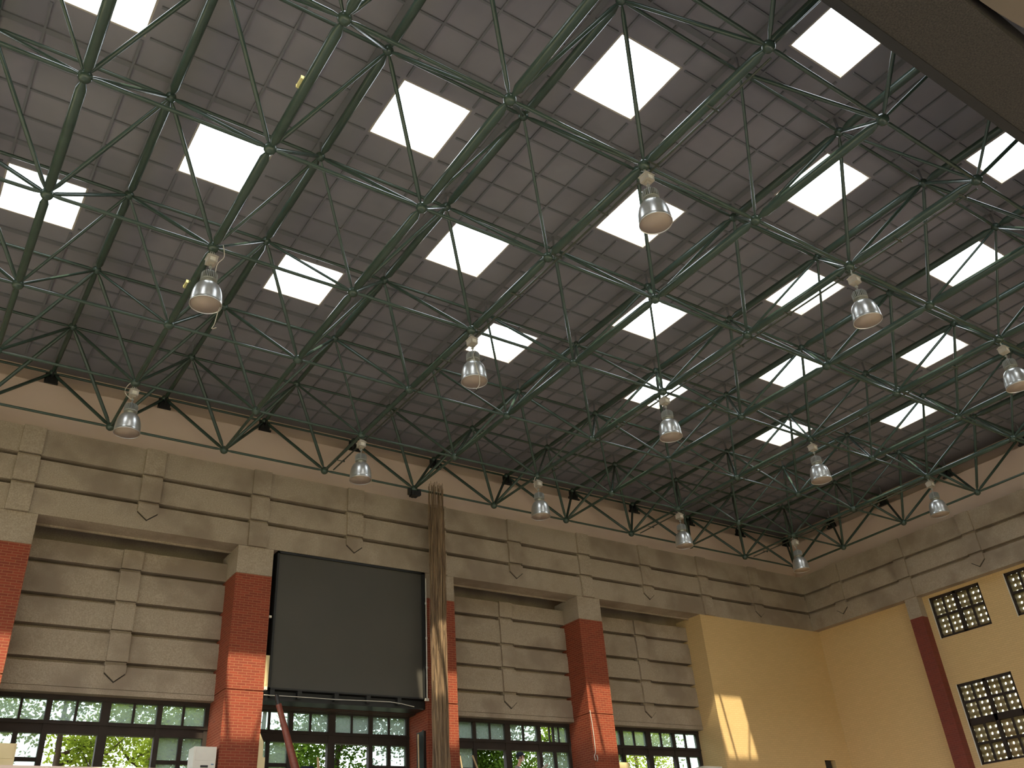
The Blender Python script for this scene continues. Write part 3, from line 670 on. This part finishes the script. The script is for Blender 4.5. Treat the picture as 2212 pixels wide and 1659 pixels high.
# air conditioners
def aircon(x0, x1, y0, y1, ztop, m, lab, detail):
    og = ((x0 + x1) / 2, (y0 + y1) / 2, -9.45); o = empty('air_conditioner', og)
    b = Off(og); b.box(x0, x1, y0, y1, -9.45, ztop); b.box(x0 + .01, x1 - .01, y0 - .012, y0, -9.40, ztop - 0.35); b.build('cabinet_body', m, o)
    b = Off(og); b.box(x0 + .04, x1 - .04, y0 - .015, y0 - .001, ztop - 0.31, ztop - 0.05); b.build('grille_panel', m, o)
    if detail:
        b = Off(og); b.box(x0 + .18, x0 + .36, y0 - .018, y0 - .012, ztop - 0.47, ztop - 0.42); b.build('display', black, o)
        b = Off(og); b.box(x1 - .11, x1 - .045, y0 - .018, y0 - .012, ztop - 0.41, ztop - 0.385); b.build('badge', mat('blue_badge', (0.12, 0.22, 0.32), 0.5)[0], o)
    tag(o, lab, 'air conditioner')
aircon(-23.76, -23.22, 0.55, 0.98, -7.66, whitep, 'white floor standing air conditioner left of the sunlit brick pier', True)
aircon(-28.14, -27.58, 0.50, 0.95, -7.73, cream, 'cream floor standing air conditioner at the bottom left corner', False)
aircon(-10.25, -9.72, 0.9, 1.3, -7.66, cream, 'cream air conditioner right of the fourth brick pier', False)
aircon(-6.70, -5.80, 0.60, 1.0, -7.75, whitep, 'white air conditioner at the foot of the yellow wall', False)

# ------------------------------------------------------------------ hanging net bundle
og = (-17.25, 0.0, -9.0); o = empty('net_curtain', og)
b = Off(og); nseg = 46; rs = []
zt, zb = -0.55, -10.5
for k in range(nseg):
    t = k / (nseg - 1); z = zt + (zb - zt) * t; cxn = -17.22 - 0.07 * t + 0.02 * math.sin(3 * t * PI); wd = (0.20 if t > .03 else 0.17) + 0.015 * math.sin(9 * t)
    rs.append([(cxn + wd * math.cos(a) * (1 + 0.10 * math.sin(17 * t + 1) * math.cos(a) + 0.20 * math.sin(11 * a + 1.6 * math.sin(6 * t))), -0.02 + 0.14 * math.sin(a) * (1 + 0.34 * math.sin(13 * a + 2.5 * math.sin(4 * t))), z) for a in [2 * PI * q / 64 for q in range(64)]])
b.rings(rs, True, True).build('gathered_mesh', netm, o, recalc=False)
b = Off(og); R_ = random.Random(3)
for k in range(330):
    a = R_.uniform(0, 2 * PI); rr = R_.uniform(0.95, 1.30); x = -17.22 + 0.20 * rr * math.cos(a); y = -0.02 + 0.15 * rr * math.sin(a)
    z = R_.uniform(0.05, 0.36) if k < 60 else R_.uniform(-6, -0.4); L = R_.uniform(1.2, 5.5); pts = []; ph = R_.uniform(0, 6); n_ = 12
    for q in range(n_):
        zz = z - L * q / (n_ - 1); tt = (0.3 - zz) / 10
        pts.append((x - 0.07 * tt + 0.012 * math.sin(ph + 3.1 * zz), y + 0.012 * math.cos(ph + 2.3 * zz), max(zz, -10.5)))
    b.path(pts, R_.uniform(0.005, 0.011), 4)
b.build('net_strand', strandm, o, recalc=False)['kind'] = 'stuff'
b = Off(og).path([(-18.0, 0, 0.02), (-17.6, 0, 0.04), (-17.0, 0, 0.06)], 0.012, 6); b.build('head_rope', wirem, o, recalc=False)
tag(o, 'long tan sports net gathered into a bundle, hanging in front of a brick pier', 'net')
og = (-18.0, 0, 0); o = empty('pulley_block', og)
b = Off(og); b.box(-18.12, -17.88, -0.10, 0.10, -0.26, -0.10).box(-18.20, -18.14, -0.06, 0.06, -0.22, -0.02).box(-17.86, -17.78, -0.06, 0.06, -0.20, 0.0).build('block_body', black, o)
b = Off(og); b.path([(-18.0, -0.13, -0.2), (-18.0, 0.13, -0.2)], 0.06, 12).build('block_wheel', black, o, recalc=False)
tag(o, 'black pulley block on the truss node beside the net bundle', 'pulley')

# ------------------------------------------------------------------ person on the gallery
def skin_mesh(name, verts, edges, radii, m, parent, sub=2):
    me = bpy.data.meshes.new(name); me.from_pydata(verts, edges, []); ob = bpy.data.objects.new(name, me); COL.objects.link(ob)
    ob.parent = parent; md = ob.modifiers.new('skin', 'SKIN'); md.use_smooth_shade = True
    for k, r in enumerate(radii): me.skin_vertices[0].data[k].radius = (r, r)
    me.skin_vertices[0].data[0].use_root = True
    s = ob.modifiers.new('sub', 'SUBSURF'); s.levels = sub; s.render_levels = sub; me.materials.append(m)
    return ob
px_, py_ = -15.02, -0.35
og = (px_, py_, -9.45); person = empty('person', og); person.rotation_euler.z = -0.72; person.scale = (0.945, 0.945, 0.945)
def body():
    V = []; E = []; Rr = []
    def v(p, r, par=None):
        V.append(p); Rr.append(r)
        if par is not None: E.append((par, len(V) - 1))
        return len(V) - 1
    pel = v((0, 0, .93), .13); ab = v((0.01, 0, 1.10), .125, pel); ch = v((0.02, 0, 1.28), .15, ab); nk0 = v((0.04, 0, 1.44), .07, ch); nk = v((0.08, 0, 1.53), .05, nk0); v((0.10, 0, 1.60), .055, nk)
    for s in (-1, 1):
        hp = v((0, .09 * s, .88), .095, pel); kn = v((0.03, .11 * s, .49), .062, hp); an = v((-0.02, .12 * s, .09), .042, kn); v((0.14, .13 * s, .035), .035, an)
        sh = v((0.02, .18 * s, 1.38), .065, ch); el = v((0.08, .23 * s, 1.12), .045, sh); wr = v((0.32, .17 * s, 1.08), .030, el); pm = v((0.39, .155 * s, 1.085), .036, wr)
        for q, (dy, L) in enumerate(((-.028, .062), (-.010, .072), (.010, .066), (.028, .052))):
            a = v((0.43, .155 * s + dy, 1.09), .0095, pm); c = v((0.43 + L * .5, .155 * s + dy, 1.082), .009, a); v((0.43 + L * .8, .155 * s + dy, 1.055), .008, c)
        a = v((0.385, .155 * s - .040 * s, 1.10), .010, pm); v((0.425, .155 * s - .052 * s, 1.105), .009, a)
    return V, E, Rr
V, E_, Rr = body(); skin_mesh('body', V, E_, Rr, skin_m, person)
# clothes as slightly larger shells
Vs = [(0, 0, .95), (0.01, 0, 1.10), (0.02, 0, 1.28), (0.035, 0, 1.42), (0.02, .18, 1.38), (0.06, .22, 1.18), (0.02, -.18, 1.38), (0.06, -.22, 1.18)]
skin_mesh('shirt', Vs, [(0, 1), (1, 2), (2, 3), (2, 4), (4, 5), (2, 6), (6, 7)], [.15, .14, .165, .075, .08, .065, .08, .065], shirt, person)
Vs = [(0, 0, .93), (0, .09, .86), (0.03, .11, .49), (-0.02, .12, .12), (0, -.09, .86), (0.03, -.11, .49), (-0.02, -.12, .12)]
skin_mesh('trousers', Vs, [(0, 1), (1, 2), (2, 3), (0, 4), (4, 5), (5, 6)], [.15, .11, .08, .06, .11, .08, .06], navy, person)
def headmesh():
    n, m_ = 24, 20; vs = []; fs = []
    for a in range(m_ + 1):
        ph = PI * a / m_; z = math.cos(ph); r = math.sin(ph)
        for b_ in range(n):
            th = 2 * PI * b_ / n; x, y = r * math.cos(th), r * math.sin(th)
            X, Y, Z = x * .100, y * .078, z * .125
            if z < 0: X *= 1 - .28 * z * z; Y *= 1 - .35 * z * z; X += .018 * (-z)
            if x > .8 and -.35 < z < .15: X += .022 * (1 - abs(y) * 4 if abs(y) < .25 else 0) * (1 - abs(z + .12) * 3)
            if x > .6 and abs(z - .12) < .12 and .2 < abs(y) < .6: X -= .008
            vs.append((X, Y, Z))
    for a in range(m_):
        for b_ in range(n): fs.append((a * n + b_, a * n + (b_ + 1) % n, (a + 1) * n + (b_ + 1) % n, (a + 1) * n + b_))
    return vs, fs
hc = Vector((0.12, 0, 1.69)); vs, fs = headmesh()
hb = MB(); hb.add([Vector(v) + hc for v in vs], fs, True)
hd = hb.build('head', skin_m, person)
for s in (-1, 1):
    MB().ball(hc + Vector((0.0, .078 * s, -.01)), .022, 10, 1.4).build('ear', skin_m, hd, recalc=False)
    MB().ball(hc + Vector((.083, .03 * s, .012)), .012, 8).build('eye', hair_m, hd, recalc=False)
b = MB(); b.add([Vector((v[0] * 1.07 - .012 if v[0] < .04 else v[0] * .98, v[1] * 1.08, v[2] * 1.05)) + hc for v in vs if True], [f for f in fs if all(vs[i][2] > -.055 for i in f) and not all(vs[i][0] > .045 and vs[i][2] < .07 for i in f)], True)
b.build('hair', hair_m, person, recalc=False)
b = MB(); b.add([Vector((v[0] * 1.12 + .004, v[1] * 1.10, v[2] * 1.02)) + hc for v in vs], [f for f in fs if all(vs[i][2] < .0 and vs[i][0] > .03 and vs[i][2] > -.115 for i in f)], True)
b.build('face_mask', maskm, person, recalc=False)
b = MB(); b.lathe([(.0005, .165), (.06, .16), (.10, .14), (.118, .10), (.122, .055), (.165, .05), (.165, .044), (.118, .046)], hc + Vector((-0.005, 0, 0)), 24, True, False); b.build('cap', navy, person, recalc=False)
b = MB()
for s in (-1, 1): b.box(-.07, .20, .12 * s - .045, .12 * s + .045, 0.0, .09)
b.build('shoes', hair_m, person)
tag(person, 'person in a dark brimmed hat and white mask behind the parapet, facing right', 'person')
a = Vector((-14.76, -0.66, -8.44)); e = Vector((-14.42, -1.0, -8.10)); dn = (e - a).normalized(); up_ = Vector((-dn.z, 0, dn.x)) * 0.025; sd_ = Vector((0.05, 0.05, 0))
qs = [p + u_ + v_ for p in (a, e) for u_ in (-up_, up_) for v_ in (-sd_, sd_)]
o = MB().add(qs, [(0, 1, 3, 2), (4, 6, 7, 5), (0, 4, 5, 1), (2, 3, 7, 6), (0, 2, 6, 4), (1, 5, 7, 3)]).build('grey_plank', ballast)
tag(o, 'short grey plank held out in front of the masked person', 'plank')

# ------------------------------------------------------------------ trees beyond the windows
def tree(x, y, h, cr, n, m, lab, seed, lz=(0.30, 1.0), ls=0.075, lean=0.0):
    R = random.Random(seed); og = (x, y, FZ - 0.2); o = empty('tree', og); b = Off(og)
    top = Vector((x + lean, y, FZ + h * 0.8)); base = Vector((x, y, FZ - 0.2)); tr = [base.lerp(top, t) + Vector((math.sin(3 * t + seed) * .15, 0, 0)) for t in (0, .25, .5, .75, 1)]
    b.path(tr, [.20, .16, .13, .08, .03], 10); ends = []
    for k in range(11):
        t = R.uniform(.30, .95); p = tr[0].lerp(tr[-1], t); a = R.uniform(0, 2 * PI); L = cr * R.uniform(.6, 1.0)
        q = p + Vector((math.cos(a) * L, math.sin(a) * L * .7, L * R.uniform(.3, .8))); mid_ = p.lerp(q, .5) + Vector((0, 0, -.12 * L))
        b.path([p, mid_, q], [.065, .04, .015], 6); ends += [q, mid_, p.lerp(q, .8)]
        for _ in range(2):
            q2 = mid_ + Vector((R.uniform(-1, 1), R.uniform(-1, 1), R.uniform(-.2, 1))) * L * .5; b.path([mid_, q2], [.025, .008], 5); ends.append(q2)
    b.build('trunk', bark, o, recalc=False)
    f = Off(og); vs = []; fs = []
    for k in range(int(n * 2.2)):
        c = R.choice(ends) + Vector((R.gauss(0, .42), R.gauss(0, .42), R.gauss(0, .36))) * cr * .38
        if c.y < 3.0: c.y = 3.0 + R.random()
        s = ls * R.uniform(.6, 1.3); u = Vector((R.gauss(0, 1), R.gauss(0, 1), R.gauss(0, .7))).normalized(); w_ = u.cross(Vector((R.gauss(0, 1), R.gauss(0, 1), R.gauss(0, 1)))).normalized()
        i0 = len(vs); vs += [c - u * s, c + w_ * s * .5, c + u * s, c - w_ * s * .5]; fs.append((i0, i0 + 1, i0 + 2, i0 + 3))
    f.add(vs, fs); f.build('foliage', m, o, recalc=False)
    tag(o, lab, 'tree', 'trees outside the window wall')
tree(-28.6, 8.5, 11.0, 2.4, 6800, leafA, 'tree with grey trunk seen through the far left window', 1)
tree(-25.6, 7.0, 11.5, 2.2, 4800, leafB, 'sparse yellow green tree behind the left window bay', 2)
tree(-22.6, 9.0, 11.0, 2.3, 6500, leafB, 'yellow green tree just left of the sunlit brick pier', 3)
tree(-19.6, 7.5, 12.0, 2.6, 8500, leafA, 'leafy tree behind the window under the screen, left part', 4)
tree(-16.6, 8.5, 12.0, 2.6, 9500, leafC, 'dark leafy tree behind the window under the screen, right part', 5)
tree(-12.6, 7.5, 12.0, 2.9, 17000, leafC, 'dense dark green tree behind the masked person', 6)
tree(-9.4, 9.0, 11.5, 2.8, 13000, leafA, 'green tree beyond the fourth brick pier', 7)
tree(-5.6, 8.0, 12.0, 2.8, 9000, leafB, 'light green tree behind the window beside the yellow wall', 8)
tree(-1.5, 9.5, 12.0, 2.8, 8000, leafB, 'bright yellow green tree at the right end outside', 9)
tree(-31.8, 9.0, 12.0, 2.6, 5000, leafA, 'green tree outside beyond the left edge', 10)
